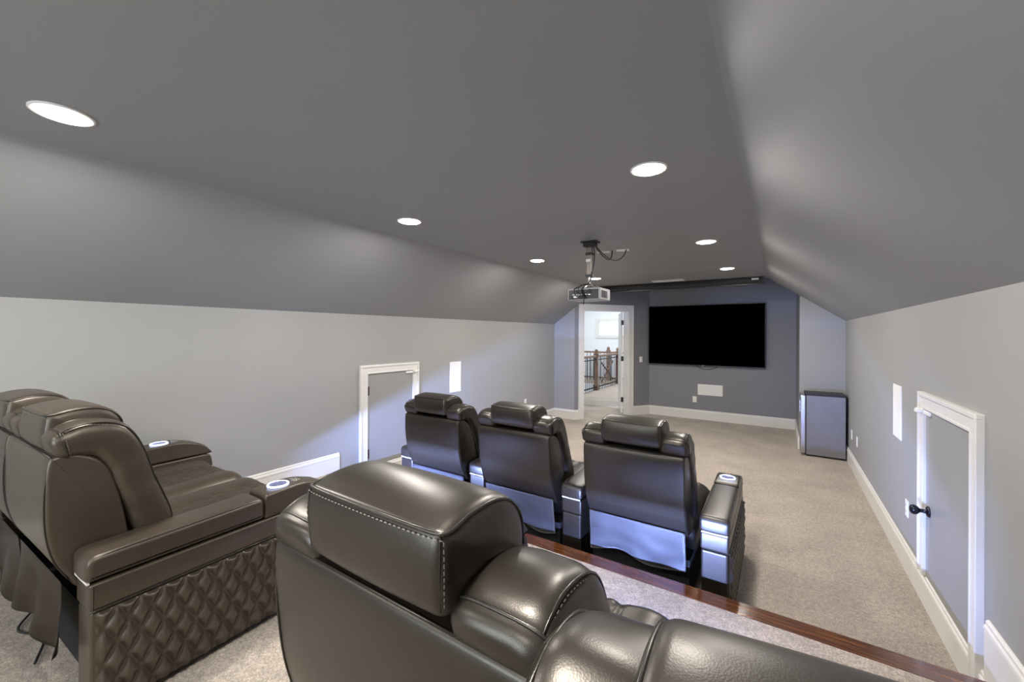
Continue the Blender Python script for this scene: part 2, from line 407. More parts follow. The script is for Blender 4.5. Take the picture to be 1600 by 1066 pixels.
leaf = box(-0.036, 0.0, 0.0, 0.82, 0.02, DH - 0.02, bev=0.003)
lo = obj('door_leaf', leaf, 'trim', d1); lo.location = HG; vd = math.atan2(-HG.x, HG.y); lo.rotation_euler = (0, 0, vd + R(4.5))
for z in (0.3, 1.15, 1.9):
    hb = bmesh.new(); cyl(hb, (0.012, -0.012, z - 0.05), (0.012, -0.012, z + 0.05), 0.008, 12); bx(hb, -0.034, 0.004, -0.004, 0.001, z - 0.05, z + 0.05)
    obj('hinge', hb, 'iron', lo, False)

# baseboards: board with cap moulding
BBP = [(0, 0), (0.016, 0), (0.016, BH - 0.045), (0.020, BH - 0.040), (0.018, BH - 0.028), (0.012, BH - 0.020), (0.012, BH - 0.008), (0.005, BH), (0, BH)]
def baseboard(name, p0, p1, inward, z=0.0, ext=0.0):
    p0 = Vector((p0[0], p0[1], 0)); p1 = Vector((p1[0], p1[1], 0)); iv = Vector((inward[0], inward[1], 0)).normalized()
    bm = bmesh.new(); A = [bm.verts.new(p0 + iv * (d - 0.001 if d == 0 else d) + Vector((0, 0, h + z))) for d, h in BBP]; B = [bm.verts.new(p1 + iv * (d - 0.001 if d == 0 else d) + Vector((0, 0, h + z))) for d, h in BBP]
    n = len(BBP)
    for i in range(n): bm.faces.new((A[i], A[(i + 1) % n], B[(i + 1) % n], B[i]))
    bm.faces.new(A[::-1]); bm.faces.new(B); return struct(name, bm, 'trim')
baseboard('baseboard_left', (XL, YE), (XL, YC), (1, 0))
baseboard('baseboard_left_upper', (XL, YB), (XL, YE + 0.03), (1, 0), HP)
baseboard('baseboard_right', (XR, YE), (XR, YC), (-1, 0))
baseboard('baseboard_right_upper', (XR, YB), (XR, YE + 0.14), (-1, 0), HP)
bm = bmesh.new(); bx(bm, XR - 0.016, XR, YE, YE + 0.14, BH, HP + 0.001); struct('trim_2', bm, 'trim')
baseboard('baseboard_end_left', (XL, YC), (DA.x + 0.01, YC), (0, -1))
baseboard('baseboard_screen', (DB.x - 0.01, YT), (XA, YT), (0, -1))
baseboard('baseboard_end_right', (XA, YC), (XR, YC), (0, -1))
q = DA + DD * (S0 - 0.11); baseboard('baseboard_door_left', (DA.x, DA.y), (q.x, q.y), (-DN.x, -DN.y))
q = DA + DD * (S1 + 0.11); baseboard('baseboard_door_right', (q.x, q.y), (DB.x, DB.y), (-DN.x, -DN.y))
baseboard('baseboard_alcove', (XA, YC), (XA, YT), (-1, 0))

# ---------------------------------------------------------------- stair hall beyond the door
hx0 = -7.2
struct('wall_hall_back', (lambda bm: [bx(bm, *a) for a in ((hx0, -5.52, 14.0, 14.14, -2.2, 3.3), (-4.25, -1.8, 14.0, 14.14, -2.2, 3.3), (-5.52, -4.25, 14.0, 14.14, -2.2, 1.61), (-5.52, -4.25, 14.0, 14.14, 2.13, 3.3))] and bm)(bmesh.new()), 'hallwhite')
wn = bmesh.new()
for a in ((-5.62, -5.50, 1.52, 2.22), (-4.27, -4.15, 1.52, 2.22), (-5.50, -4.27, 1.52, 1.63), (-5.50, -4.27, 2.11, 2.22)): bx(wn, a[0], a[1], 13.97, 14.05, a[2], a[3], bev=0.004)
w2 = struct('window_2', wn, 'trim')
obj('pane', box(-5.51, -4.26, 14.06, 14.066, 1.62, 2.12), 'glass', w2)
struct('wall_hall_left', box(hx0 - T, hx0, 7.3, 14.14, -2.2, 3.3), 'hallwhite')
struct('wall_hall_right', box(-1.9, -1.9 + T, YT + T + 0.01, 14.14, -0.1, 3.3), 'hallwhite')
struct('wall_hall_front', box(hx0, XL - T - 0.001, 7.26, 7.4, -0.1, 3.3), 'hallwhite')
slab('ceiling_hall', [(hx0, 7.4, 3.2), (-1.9, 7.4, 3.2), (-1.9, 14.1, 3.2), (hx0, 14.1, 3.2)], 0.1, 'hallwhite')
def ry(x): return 8.825 + (x + 3.83) * 0.262
bm = bmesh.new(); prism(bm, [(-4.25, ry(-4.25) + 0.02), (-1.9, ry(-1.9) + 0.02), (-1.9, 14.0), (-4.25, 14.0)], 0.0, 0.13); bx(bm, hx0, -4.25, 12.9, 14.0, 0.0, 0.13); struct('floor_landing', bm, 'carpet')
bm = bmesh.new(); prism(bm, [(-4.25, ry(-4.25)), (-1.9, ry(-1.9)), (-1.9, ry(-1.9) + 0.02), (-4.25, ry(-4.25) + 0.02)], 0.0, 0.13); struct('trim_1', bm, 'trim')
struct('floor_stairwell', box(hx0, -4.25, 8.93, 12.9, -2.3, -2.2), 'carpet')
def post(par, x, y, z0, z1, w=0.10):
    p = bmesh.new(); bx(p, x - w / 2, x + w / 2, y - w / 2, y + w / 2, z0, z1 - 0.14, bev=0.005)
    bx(p, x - w * .62, x + w * .62, y - w * .62, y + w * .62, z0, z0 + 0.16, bev=0.005)
    bx(p, x - w * .62, x + w * .62, y - w * .62, y + w * .62, z1 - 0.15, z1 - 0.11, bev=0.008)
    bx(p, x - w * .45, x + w * .45, y - w * .45, y + w * .45, z1 - 0.11, z1 - 0.02, bev=0.02)
    bx(p, x - w * .25, x + w * .25, y - w * .25, y + w * .25, z1 - 0.02, z1, bev=0.01)
    return obj('newel_post', p, 'railwood', par)
rl = thing('stair_railing', 'wooden stair railing with iron balusters and crossed panel, nearer one seen through the doorway', 'railing', (0, 0, 0))
RX = -4.19; RZ = 0.13
post(rl, RX, 10.5, RZ, RZ + 1.12); post(rl, RX, 12.25, RZ, RZ + 1.12); post(rl, RX, 8.95, RZ, RZ + 1.12)
obj('handrail', box(RX - 0.035, RX + 0.035, 8.95, 12.25, RZ + 0.90, RZ + 0.96, bev=0.012), 'railwood', rl)
obj('bottom_rail', box(RX - 0.02, RX + 0.02, 8.95, 12.25, RZ + 0.07, RZ + 0.10), 'iron', rl)
obj('shoe_rail', box(RX - 0.02, RX + 0.02, 8.95, 12.25, RZ + 0.82, RZ + 0.845), 'iron', rl)
for k in range(27):
    y = 9.06 + k * 0.12
    if abs(y - 10.5) < 0.07: continue
    obj('baluster', box(RX - 0.007, RX + 0.007, y - 0.007, y + 0.007, RZ, RZ + 0.90), 'iron', rl)
for s in (1, -1):
    b_ = bmesh.new(); tube(b_, [(RX - 0.03, 10.95, RZ + (0.45 - s * 0.28)), (RX - 0.03, 11.9, RZ + (0.45 + s * 0.28))], 0.028, 4); obj('cross_brace', b_, 'railwood', rl)
r2 = thing('stair_railing', 'dark stair railing at the far side of the stairwell, below the hall window', 'railing', (0, 0, 0))
post(r2, -4.75, 12.95, RZ, RZ + 1.12); post(r2, -6.4, 12.95, RZ, RZ + 1.12)
obj('handrail', box(-7.1, -4.2, 12.92, 12.98, RZ + 0.90, RZ + 0.96, bev=0.01), 'railwood', r2)
obj('bottom_rail', box(-7.1, -4.2, 12.935, 12.965, RZ + 0.07, RZ + 0.10), 'iron', r2)
for k in range(24):
    x = -4.3 - k * 0.12
    obj('baluster', box(x - 0.007, x + 0.007, 12.943, 12.957, RZ, RZ + 0.90), 'iron', r2)

# ---------------------------------------------------------------- wall hatches (small knee wall doors)
def hatch(name, X, sg, y0, y1, hinge_near=True):
    """X wall plane, sg +1 = room lies at +x; y0..y1 outer casing"""
    d = bpy.data.objects.new(name, None); COL.objects.link(d); d['kind'] = 'structure'; d.location = (X, 0, 0)
    def B(dx0, dx1, *a, **k):
        lo_, hi_ = sorted((sg * dx0, sg * dx1)); return box(lo_, hi_, *a, **k)
    c = 0.09; zt = 1.30
    def BB(bm, dx0, dx1, *a, **k):
        lo_, hi_ = sorted((sg * dx0, sg * dx1)); return bx(bm, lo_, hi_, *a, **k)
    for nm, a in (('casing_side', (y0, y0 + c, 0.0, zt - c)), ('casing_side', (y1 - c, y1, 0.0 + BH, zt - c)), ('casing_head', (y0, y1, zt - c, zt))):
        m_ = bmesh.new(); BB(m_, 0, 0.021, *a, bev=0.003)
        if nm == 'casing_head':
            BB(m_, -0.002, 0.030, a[0] - 0.003, a[1] + 0.003, a[3] - 0.022, a[3] + 0.003, bev=0.004); BB(m_, -0.002, 0.025, a[0] + c + 0.003, a[1] - c - 0.003, a[2] - 0.003, a[2] + 0.012, bev=0.003)
        else:
            o_ = (a[0] - 0.003, a[0] + 0.020) if a[0] == y0 else (a[1] - 0.020, a[1] + 0.003); i_ = (a[1] - 0.012, a[1] + 0.003) if a[0] == y0 else (a[0] - 0.003, a[0] + 0.012)
            BB(m_, -0.002, 0.030, o_[0], o_[1], a[2] + 0.001, a[3] + c - 0.020, bev=0.004); BB(m_, -0.002, 0.025, i_[0], i_[1], a[2] + 0.001, a[3] - 0.001, bev=0.003)
        obj(nm, m_, 'trim', d)
    obj('door_panel', B(-0.02, 0.008, y0 + c + 0.003, y1 - c - 0.003, BH + 0.004, zt - c - 0.004, bev=0.002), 'door', d)
    for z in (0.33, 1.02):
        h_ = bmesh.new(); BB(h_, 0.006, 0.011, y0 + c + 0.002, y0 + c + 0.030, z - 0.05, z + 0.05, bev=0.001)
        cyl(h_, (sg * 0.014, y0 + c + 0.002, z - 0.052), (sg * 0.014, y0 + c + 0.002, z + 0.052), 0.008, 12)
        for q in (-1, 1): cyl(h_, (sg * 0.014, y0 + c + 0.002, z + q * 0.052), (sg * 0.014, y0 + c + 0.002, z + q * 0.060), 0.005, 10)
        obj('hinge', h_, 'bronze', d, False)
    yk = y1 - c - 0.07
    k_ = bmesh.new(); lathe(k_, [(0.032, 0), (0.032, 0.006), (0.026, 0.012), (0.012, 0.016), (0.011, 0.040), (0.018, 0.046), (0.027, 0.056), (0.029, 0.068), (0.024, 0.080), (0.012, 0.086), (0.001, 0.087)], (0, 0, 0), 'X')
    if sg < 0: k_.transform(Matrix.Scale(-1, 4, (1, 0, 0)))
    k_.transform(Matrix.Translation((sg * 0.008, yk, 0.60))); obj('door_knob', k_, 'knob', d, True)
    l_ = bmesh.new(); BB(l_, 0.008, 0.022, y1 - c - 0.11, y1 - c + 0.02, zt - c - 0.035, zt - c - 0.012, bev=0.003); BB(l_, 0.025, 0.055, y1 - c - 0.005, y1 - c + 0.035, zt - c - 0.030, zt - c - 0.008, bev=0.004)
    cyl(l_, (sg * 0.03, y1 - c + 0.01, zt - c - 0.019), (sg * 0.03, y1 - c + 0.085, zt - c - 0.019), 0.009, 12)
    obj('latch', l_, 'plate', d)
    return d
hatch('door_2', XL, 1, 2.708, 3.544)
hatch('door_3', XR, -1, 2.635, 3.549)

# ---------------------------------------------------------------- recessed lights
def can(label, x, y, lamp=True):
    t = thing('recessed_light', label, 'light', (x, y, ZC), 0, 'recessed ceiling lights')
    r_ = bmesh.new(); prof = [(0.094, -0.001), (0.094, -0.005), (0.088, -0.008), (0.078, -0.006), (0.076, -0.001)]
    lathe(r_, prof[:4], (0, 0, 0)); obj('trim_ring', r_, 'plate', t, False)
    l_ = bmesh.new(); lathe(l_, [(0.076, -0.006), (0.074, -0.0095), (0.05, -0.0105), (0.001, -0.011)], (0, 0, 0)); obj('lens', l_, 'canon', t, False)
    a = area('lamp_glow', (0, 0, -0.016), (0, 0, 0), 0.14, CAN_W, CAN_COL, shape='DISK'); a.parent = t
    return t
rows = [(-2.386, 'left'), (-0.578, 'right')]
ys = [(-1.5, 'behind the camera', 0), (0.35, 'over the back row seats', 1), (2.16, 'over the platform edge', 1), (4.13, 'beyond the projector mount', 1), (5.93, 'nearest the projection screen case', 1)]
for x, side in rows:
    for y, where, _ in ys:
        can('round recessed ceiling light of the %s row, %s' % (side, where), x, y)

# ---------------------------------------------------------------- recliner seating
ARMW = 0.15
WPATH = [(-0.085, 0.985), (-0.03, 0.998), (0.045, 0.976), (0.100, 0.895), (0.142, 0.79), (0.18, 0.70), (0.215, 0.61), (0.23, 0.52)]
WHN = [0.054, 0.066, 0.070, 0.064, 0.062, 0.066, 0.068, 0.06]
HRP = [(-0.128, 0.985), (-0.136, 1.045), (-0.130, 1.096), (-0.112, 1.108), (-0.060, 1.120), (0.000, 1.120), (0.052, 1.102), (0.088, 1.060), (0.098, 1.0), (0.07, 0.955), (-0.03, 0.955), (-0.10, 0.965)]
def quilt_h(u, v, pu, pv, depth, sharp=1.0):
    a = (u / pu + v / pv) % 1.0; b_ = (u / pu - v / pv) % 1.0
    f = min(a, 1 - a, b_, 1 - b_) * 2
    return depth * (1 - (1 - min(1, f)) ** 2.0)
def quilt_panel(bm, side, y0, y1, z0, z1, x, pu=0.070, pv=0.135, depth=0.024, ny=170, nz=80):
    """a quilted sheet on plane x facing side (+1/-1)"""
    g = []
    for i in range(ny + 1):
        row = []
        for j in range(nz + 1):
            y = y0 + (y1 - y0) * i / ny; z = z0 + (z1 - z0) * j / nz
            e = min(1, min(i, ny - i) / 3) * min(1, min(j, nz - j) / 2)
            row.append(bm.verts.new((x + side * (0.002 + quilt_h(y, z, pu, pv, depth) * e), y, z)))
        g.append(row)
    for i in range(ny):
        for j in range(nz): bm.faces.new((g[i][j], g[i + 1][j], g[i + 1][j + 1], g[i][j + 1]))
    # close at the back
    c = [bm.verts.new((x - side * 0.004, y, z)) for y, z in ((y0, z0), (y1, z0), (y1, z1), (y0, z1))]
    bm.faces.new(c)
    return bm
def make_arm(par, xc, quilt=(), lw=ARMW, mat='leather', detail=True):
    """arm whose centre is xc; returns the part"""
    x0, x1 = xc - lw / 2, xc + lw / 2
    b_ = bmesh.new(); bx(b_, x0 + 0.004, x1 - 0.004, 0.004, 0.975, 0.03, 0.405, bev=0.012, seg=3)
    arm = obj('arm', b_, mat, par, False)
    # the smooth band with rounded front
    bp = [(0.0, 0.408), (0.0, 0.508), (0.60, 0.508), (0.98, 0.508), (1.0, 0.47), (1.0, 0.408)]
    p_ = bmesh.new(); pillow(p_, rpoly([(0, 0.408), (0, 0.507), (0.985, 0.507), (1.0, 0.408)], [0.012, 0.012, 0.04, 0.02]), x0, x1, 0.012, smooth=False); obj('side_band', p_, mat, arm, True)
    l_ = bmesh.new(); pillow(l_, rpoly([(-0.008, 0.517), (-0.008, 0.604), (0.592, 0.612), (0.592, 0.517)], [0.012, 0.035, 0.03, 0.012]), x0 - 0.006, x1 + 0.006, 0.018, smooth=False, sag=0.004); obj('console_lid', l_, mat, arm, True)
    obj('hinge_strip', box(x0 + 0.008, x1 - 0.008, -0.006, 0.002, 0.5085, 0.517), 'whitestrip', arm)
    c_ = bmesh.new(); pillow(c_, rpoly([(0.598, 0.509), (0.598, 0.622), (0.80, 0.630), (0.94, 0.585), (0.998, 0.509)], [0.01, 0.02, 0.09, 0.06, 0.02]), x0 - 0.002, x1 + 0.002, 0.012, smooth=False); top = obj('cup_console', c_, mat, arm, True)
    cy = 0.70; cz = 0.627
    rg = bmesh.new(); tube(rg, [(xc + 0.046 * math.cos(a * PI / 18), cy + 0.046 * math.sin(a * PI / 18), cz + 0.004) for a in range(36)], 0.0045, 8, True); obj('ring_light', rg, 'ringlight', arm, True)
    cu = bmesh.new(); lathe(cu, [(0.042, 0.001), (0.041, 0.006), (0.036, 0.004), (0.001, 0.003)], (xc, cy, cz)); obj('cup_holder', cu, 'cupblue', arm, False)
    kn = bmesh.new()
    for dy, dx in ((0.078, -0.02), (0.078, 0.0), (0.078, 0.02), (0.098, -0.01), (0.098, 0.012)): lathe(kn, [(0.009, 0), (0.009, 0.004), (0.006, 0.006), (0.001, 0.006)], (xc + dx, cy + dy, cz - 0.001 - (dy - 0.078) * 0.12), seg=12)
    obj('control_buttons', kn, 'chrome', arm, False)
    for s in (-1, 1):
        if s in quilt:
            q_ = bmesh.new(); quilt_panel(q_, s, 0.015, 0.965, 0.035, 0.400, xc + s * lw / 2 - s * 0.004); o_ = obj('quilted_panel', q_, mat, arm, True)
            sm = bmesh.new(); tube(sm, catmull([(xc + s * (lw / 2 + 0.002), -0.001, 0.412), (xc + s * (lw / 2 + 0.002), 0.3, 0.412), (xc + s * (lw / 2 + 0.002), 0.98, 0.412)], 4), 0.003, 6); obj('seam', sm, 'piping', arm, True)
    for s in (-1, 1):
        sm = bmesh.new(); x_ = xc + s * (lw / 2 + 0.006 - 0.010)
        tube(sm, catmull([(x_, 0.0, 0.588), (x_ + s * .002, 0.05, 0.601), (x_ + s * .002, 0.3, 0.605), (x_ + s * .002, 0.54, 0.608), (x_, 0.582, 0.595)], 5), 0.0028, 6); obj('seam', sm, 'piping', arm, True)
    return arm
def make_seat_unit(par, xc, half=0.31, stitch=False, mat='leather', skirt=0.0, seed=0, lean=0.0, turn=0.0, hr=(0, 0), wdz=0.0, WX=0.080, sdz=0.0):
    """backrest with head pillow and wings, seat cushion and rear skirt, centred at xc"""
    rnd = random.Random(seed)
    hw = half - 0.008
    # back shell
    sp = [(-0.118, 0.925), (-0.114, 0.82), (-0.098, 0.68), (-0.066, 0.57), (-0.020, 0.49), (0.02, 0.445), (0.16, 0.445), (0.13, 0.62), (0.08, 0.80), (0.03, 0.90), (-0.04, 0.945), (-0.100, 0.950)]
    b_ = bmesh.new(); pillow(b_, sp, xc - hw, xc + hw, 0.014, per=4); back = obj('backrest', b_, mat, par, True)
    s_ = bmesh.new()
    for s in (-1, 1):
        tube(s_, catmull([(xc + s * (hw - 0.008), y, z) for y, z in ((-0.112, 0.925), (-0.1135, 0.82), (-0.0975, 0.68), (-0.0655, 0.57), (-0.021, 0.49))], 5), 0.0028, 6)
    tube(s_, [(xc - hw + 0.01, -0.110, 0.948), (xc + hw - 0.01, -0.110, 0.948)], 0.0028, 6)
    obj('seam', s_, 'piping', back, True)
    c_ = bmesh.new(); pillow(c_, [(0.05, 0.93), (0.03, 0.80), (0.08, 0.60), (0.13, 0.46), (0.25, 0.44), (0.29, 0.56), (0.235, 0.74), (0.16, 0.88), (0.10, 0.95)], xc - half + 0.115, xc + half - 0.115, 0.03, per=4, sag=0.012); obj('back_cushion', c_, mat, back, True)
    # wings
    wings = []
    for s in (-1, 1):
        wx = xc + s * (half - WX + 0.008)
        w_ = bmesh.new(); loft(w_, WPATH, WX, WHN, 3.4, 44, 0.55, wx)
        for v in w_.verts:   # soft leather folds
            n_ = noise.noise(Vector((v.co.x * 9 + seed, v.co.y * 14, v.co.z * 14 + s * 5)))
            v.co += Vector((s * n_ * 0.005, -n_ * 0.004, n_ * 0.005)) + Vector((0, 1, 1)) * 0.0016 * noise.noise(Vector((v.co.x * 45 + seed, v.co.y * 12, v.co.z * 12)))
        wing = obj('wing_bolster', w_, mat, par, True); wings.append(wing)
        s_ = bmesh.new(); d_ = bmesh.new()
        # nn points up/forward side at +90 deg; the seams run along both side edges of the outer face
        for ang in (50, 130):
            ln = loft_line(WPATH, WX, WHN, 3.4, ang, 0.0015, wx); tube(s_, ln, 0.0030, 6)
            dashes(d_, [p + (p - Vector((wx, p.y, p.z))).normalized() * 0.004 + Vector((0, -0.004, -0.006)) for p in ln], 0.011, 0.006, 0.001) if stitch else None
        rg = loft_ring(WPATH, WX, [x * 1.0 for x in WHN], 3.4, 0, wx, 0.002)
        tube(s_, rg[:-1], 0.0030, 6, True)
        if stitch: dashes(d_, [p + Vector((0, 0.007, 0)) for p in loft_ring(WPATH, WX, WHN, 3.4, 0, wx, 0.003)], 0.010, 0.006, 0.001)
        obj('seam', s_, 'piping', wing, True)
        if stitch and len(d_.verts): o_ = obj('stitching', d_, 'thread', wing); o_['kind'] = 'stuff'
        else: d_.free()
    # head pillow
    hh = 0.188
    h_ = bmesh.new(); pillow(h_, HRP, xc - hh, xc + hh, 0.030, per=5, bulge=0.006, sag=0.004, radial=True); hp_ = obj('head_pillow', h_, mat, par, True)
    s_ = bmesh.new(); d_ = bmesh.new(); e = hh - 0.011
    top = [(-0.128, 1.100), (-0.113, 1.106), (-0.060, 1.116), (0.000, 1.116), (0.050, 1.098), (0.086, 1.057), (0.096, 1.0)]
    endl = lambda s, off=0.0: [Vector((xc + s * (e + 0.0015 + off), y, z - 0.004 - off)) for y, z in top[1:]]
    line = [Vector((xc - e, y_, z_)) for y_, z_ in ()] 
    loop = endl(-1)[::-1] + [Vector((xc - e + 0.012, -0.129, 1.103)), Vector((xc - 0.08, -0.1335, 1.103)), Vector((xc + 0.08, -0.1335, 1.103)), Vector((xc + e - 0.012, -0.129, 1.103))] + endl(1)
    lc = catmull(loop, 6); tube(s_, lc, 0.0034, 8)
    for s in (-1, 1): tube(s_, catmull([(xc + s * (e - 0.004), -0.128, 1.10), (xc + s * (e - 0.002), -0.131, 1.05), (xc + s * (e - 0.006), -0.126, 0.985)], 4), 0.0016, 6)
    if stitch:
        dashes(d_, [p + Vector((0, -0.0035 if p.y < -0.12 else 0, -0.008)) for p in lc if True], 0.0105, 0.006, 0.001)
        for s in (-1, 1): dashes(d_, catmull([(xc + s * (e + 0.003), -0.128, 1.09), (xc + s * (e + 0.005), -0.129, 1.05), (xc + s * (e + 0.001), -0.124, 0.99)], 4), 0.0105, 0.006, 0.0009)
    obj('seam', s_, 'piping', hp_, True)
    if stitch: o_ = obj('stitching', d_, 'thread', hp_); o_['kind'] = 'stuff'
    else: d_.free()
    # how far this backrest is reclined / turned and where its head pillow is set
    for root in (back, hp_, wings[0], wings[1]):
        for o_ in (root, *root.children):
            for v in o_.data.vertices:
                if root is hp_: v.co.y += hr[0]; v.co.z += hr[1]
                elif root is not back: v.co.z += wdz * max(0, min(1, (v.co.z - 0.6) / 0.3))
                f = max(0, min(1.2, (v.co.z - 0.445) / 0.5)); x_ = v.co.x - xc
                v.co.y += -lean * f + x_ * math.sin(turn) * f; v.co.x += (v.co.y) * -math.sin(turn) * f * 0.5
    # seat cushion: smooth bolsters either side of a narrow quilted strip
    NXg, NYg = 64, 60; g = []; st_ = bmesh.new()
    for i in range(NXg + 1):
        u = -1 + 2 * i / NXg; row = []
        for j in range(NYg + 1):
            v = j / NYg
            if v < 0.72: y = 0.20 + v / 0.72 * 0.64; zt = 0.450 + 0.045 * math.sin(min(1, v / 0.60) * PI / 2)
            else:
                a_ = (v - 0.72) / 0.28 * PI / 2 * 1.15; y = 0.84 + 0.11 * math.sin(min(a_, PI / 2)) ; zt = 0.495 - 0.15 * (1 - math.cos(min(a_, PI / 2))) - max(0, a_ - PI / 2) * 0.4
            e_ = (1 - abs(u) ** 8) ; z = zt - 0.045 * (1 - e_)
            au = abs(u)
            if au < 0.42: z += -0.010 + (quilt_h(u * half, y + zt * 0, 0.062, 0.11, 0.010) if y < 0.93 else 0)
            else: z += 0.012 * math.sin((au - 0.42) / 0.58 * PI)
            z += 0.004 * noise.noise(Vector((u * 3 + seed, y * 5, 0)))
            row.append(st_.verts.new((xc + u * (half - 0.004), y * (1 + sdz), z + sdz)))
        g.append(row)
    for i in range(NXg):
        for j in range(NYg): st_.faces.new((g[i][j], g[i + 1][j], g[i + 1][j + 1], g[i][j + 1]))
    bnd = [g[i][0] for i in range(NXg + 1)] + [g[NXg][j] for j in range(1, NYg + 1)] + [g[i][NYg] for i in range(NXg - 1, -1, -1)] + [g[0][j] for j in range(NYg - 1, 0, -1)]
    lowv = [st_.verts.new((v.co.x, min(v.co.y, 0.94), 0.29)) for v in bnd]; nb_ = len(bnd)
    for i in range(nb_): st_.faces.new((bnd[i], bnd[(i + 1) % nb_], lowv[(i + 1) % nb_], lowv[i]))
    st_.faces.new(lowv)
    seat = obj('seat_cushion', st_, mat, par, True)
    f_ = bmesh.new(); bx(f_, xc - half + 0.006, xc + half - 0.006, 0.90, 0.975, 0.10, 0.32, bev=0.02, seg=3); obj('footrest', f_, mat, par, False)
    obj('base_frame', box(xc - half + 0.01, xc + half - 0.01, 0.06, 0.66, 0.035, 0.285), 'lining', par); obj('seat_deck', box(xc - half + 0.01, xc + half - 0.01, 0.66, 0.90, 0.20, 0.285), 'lining', par)
    # rear skirt hanging from the backrest
    k_ = bmesh.new(); NX2, NZ2 = 40, 18; g = []
    for i in range(NX2 + 1):
        u = -1 + 2 * i / NX2; row = []
        for j in range(NZ2 + 1):
            v = j / NZ2; zb = 0.485 + (0.235 + 0.02 * math.sin(u * 4 + seed) + (0.05 * skirt * math.sin(u * 5 + 1)) - 0.485 - 0.10 * skirt) * v
            y = -0.034 + 0.032 * v - skirt * 0.11 * v ** 1.4 + 0.012 * v * noise.noise(Vector((u * 2.5 + seed * 3.1, v * 3, 1))) - (0.018 if skirt else 0.008) * v * math.sin(u * 6 + seed * 2 + v)
            row.append(k_.verts.new((xc + u * (hw - 0.012), y, zb)))
        g.append(row)
    for i in range(NX2):
        for j in range(NZ2): k_.faces.new((g[i][j], g[i + 1][j], g[i + 1][j + 1], g[i][j + 1]))
    bmesh.ops.solidify(k_, geom=k_.faces[:], thickness=0.004)
    obj('rear_skirt', k_, mat if skirt else 'skirt', par, True)
def feet(par, xs, ys_=(0.08, 0.85)):
    for x in xs:
        for y in ys_:
            f_ = bmesh.new(); lathe(f_, [(0.022, 0.0), (0.024, 0.035), (0.02, 0.04)], (x, y, 0), seg=14); obj('foot', f_, 'dark', par)

# front row: three recliners sharing the arms between them
FY = 2.57
cfg = [(-2.45, 0.333, [(-2.86, (-1,))], 'black leather recliner at the left end of the front row, near the left wall hatch'),
       (-1.628, 0.335, [(-2.04, ())], 'middle black leather recliner of the front row, between the other two'),
       (-0.758, 0.366, [(-1.205, ()), (-0.31, (1,))], 'black leather recliner at the right end of the front row, with lit cup holder arm')]
for i, (xc, hf, arms, lab) in enumerate(cfg):
    t = thing('theatre_recliner', lab, 'recliner', (xc, FY, 0), 0, 'recliners of the front row')
    make_seat_unit(t, 0, 0.318, False, 'leather', 0.0, i + 1, hr=(0, 0.012), wdz=0.006)
    for ax, q in arms: make_arm(t, ax - xc, q)
    feet(t, (-0.25, 0.25))
# back row: two love seats on the platform
def loveseat(label, loc, rz, mat, stitch, skirt, quilt_side, seeds, lean=(0, 0), turn=(0, 0), hr=(0, 0)):
    t = thing('reclining_loveseat', label, 'sofa', loc, rz, None)
    P_ = 0.65
    for k in (0, 1): make_seat_unit(t, (k - 0.5) * P_, 0.325, stitch, mat, skirt, seeds + k, lean[k], turn[k], hr)
    for s in (-1, 1): make_arm(t, s * (P_ + 0.075 + 0.003), (s,) , mat=mat)
    feet(t, (-0.6, -0.05, 0.05, 0.6))
    return t
t = thing('theatre_recliner', 'large black leather recliner in the foreground, whole head pillow and backrest seen from behind', 'recliner', (-0.592, 0.570, HP), 0, 'recliners of the foreground')
make_seat_unit(t, 0, 0.343, True, 'leather', 0.0, 11, wdz=-0.03, WX=0.092, sdz=-0.035); make_arm(t, -0.424, (-1,)); feet(t, (-0.25, 0.25))
t = thing('theatre_recliner', 'black leather recliner cut off by the bottom edge, nearest the camera', 'recliner', (0.072, 0.445, HP), 0, 'recliners of the foreground')
make_seat_unit(t, 0, 0.290, True, 'leather', 0.0, 12, turn=R(5), wdz=0.012, hr=(0, -0.018)); feet(t, (-0.22, 0.22))
rz = R(3)
ox, oy = -2.02, 0.365
ls = loveseat('dark brown leather two-seat recliner with quilted arm beside the left wall', (ox - 0.803 * math.cos(rz), oy - 0.803 * math.sin(rz), HP), rz, 'leatherbrown', True, 0.35, (-1, 1), 21, hr=(0.02, -0.02), lean=(-0.05, -0.05))

# under-seat light strips of the back row (blue accent lighting at floor level)
for nm, x, y, r_, wd in (('led_a', -0.62, 0.578 + 0.70, 0, 1.0), ('led_b', -2.60 - 0.70 * math.sin(rz) , 0.375 - 0.58 * math.sin(rz) + 0.70 * math.cos(rz), rz, 0.75)):
    t = thing('light_strip', 'blue light strip under the front of the %s' % ('foreground recliners' if nm == 'led_a' else 'brown love seat'), 'light strip', (x, y, HP + 0.015), r_)
    obj('channel', box(-wd / 2, wd / 2, -0.012, 0.0, 0.0, 0.03), 'dark', t)
    a = area('strip_glow', (0, 0.004, 0.016), (R(96), 0, 0), wd, LED_W * (1.0 if nm == 'led_a' else 0.95), LED_COL, 0.02, spread=R(92 if nm == 'led_a' else 80)); a.parent = t

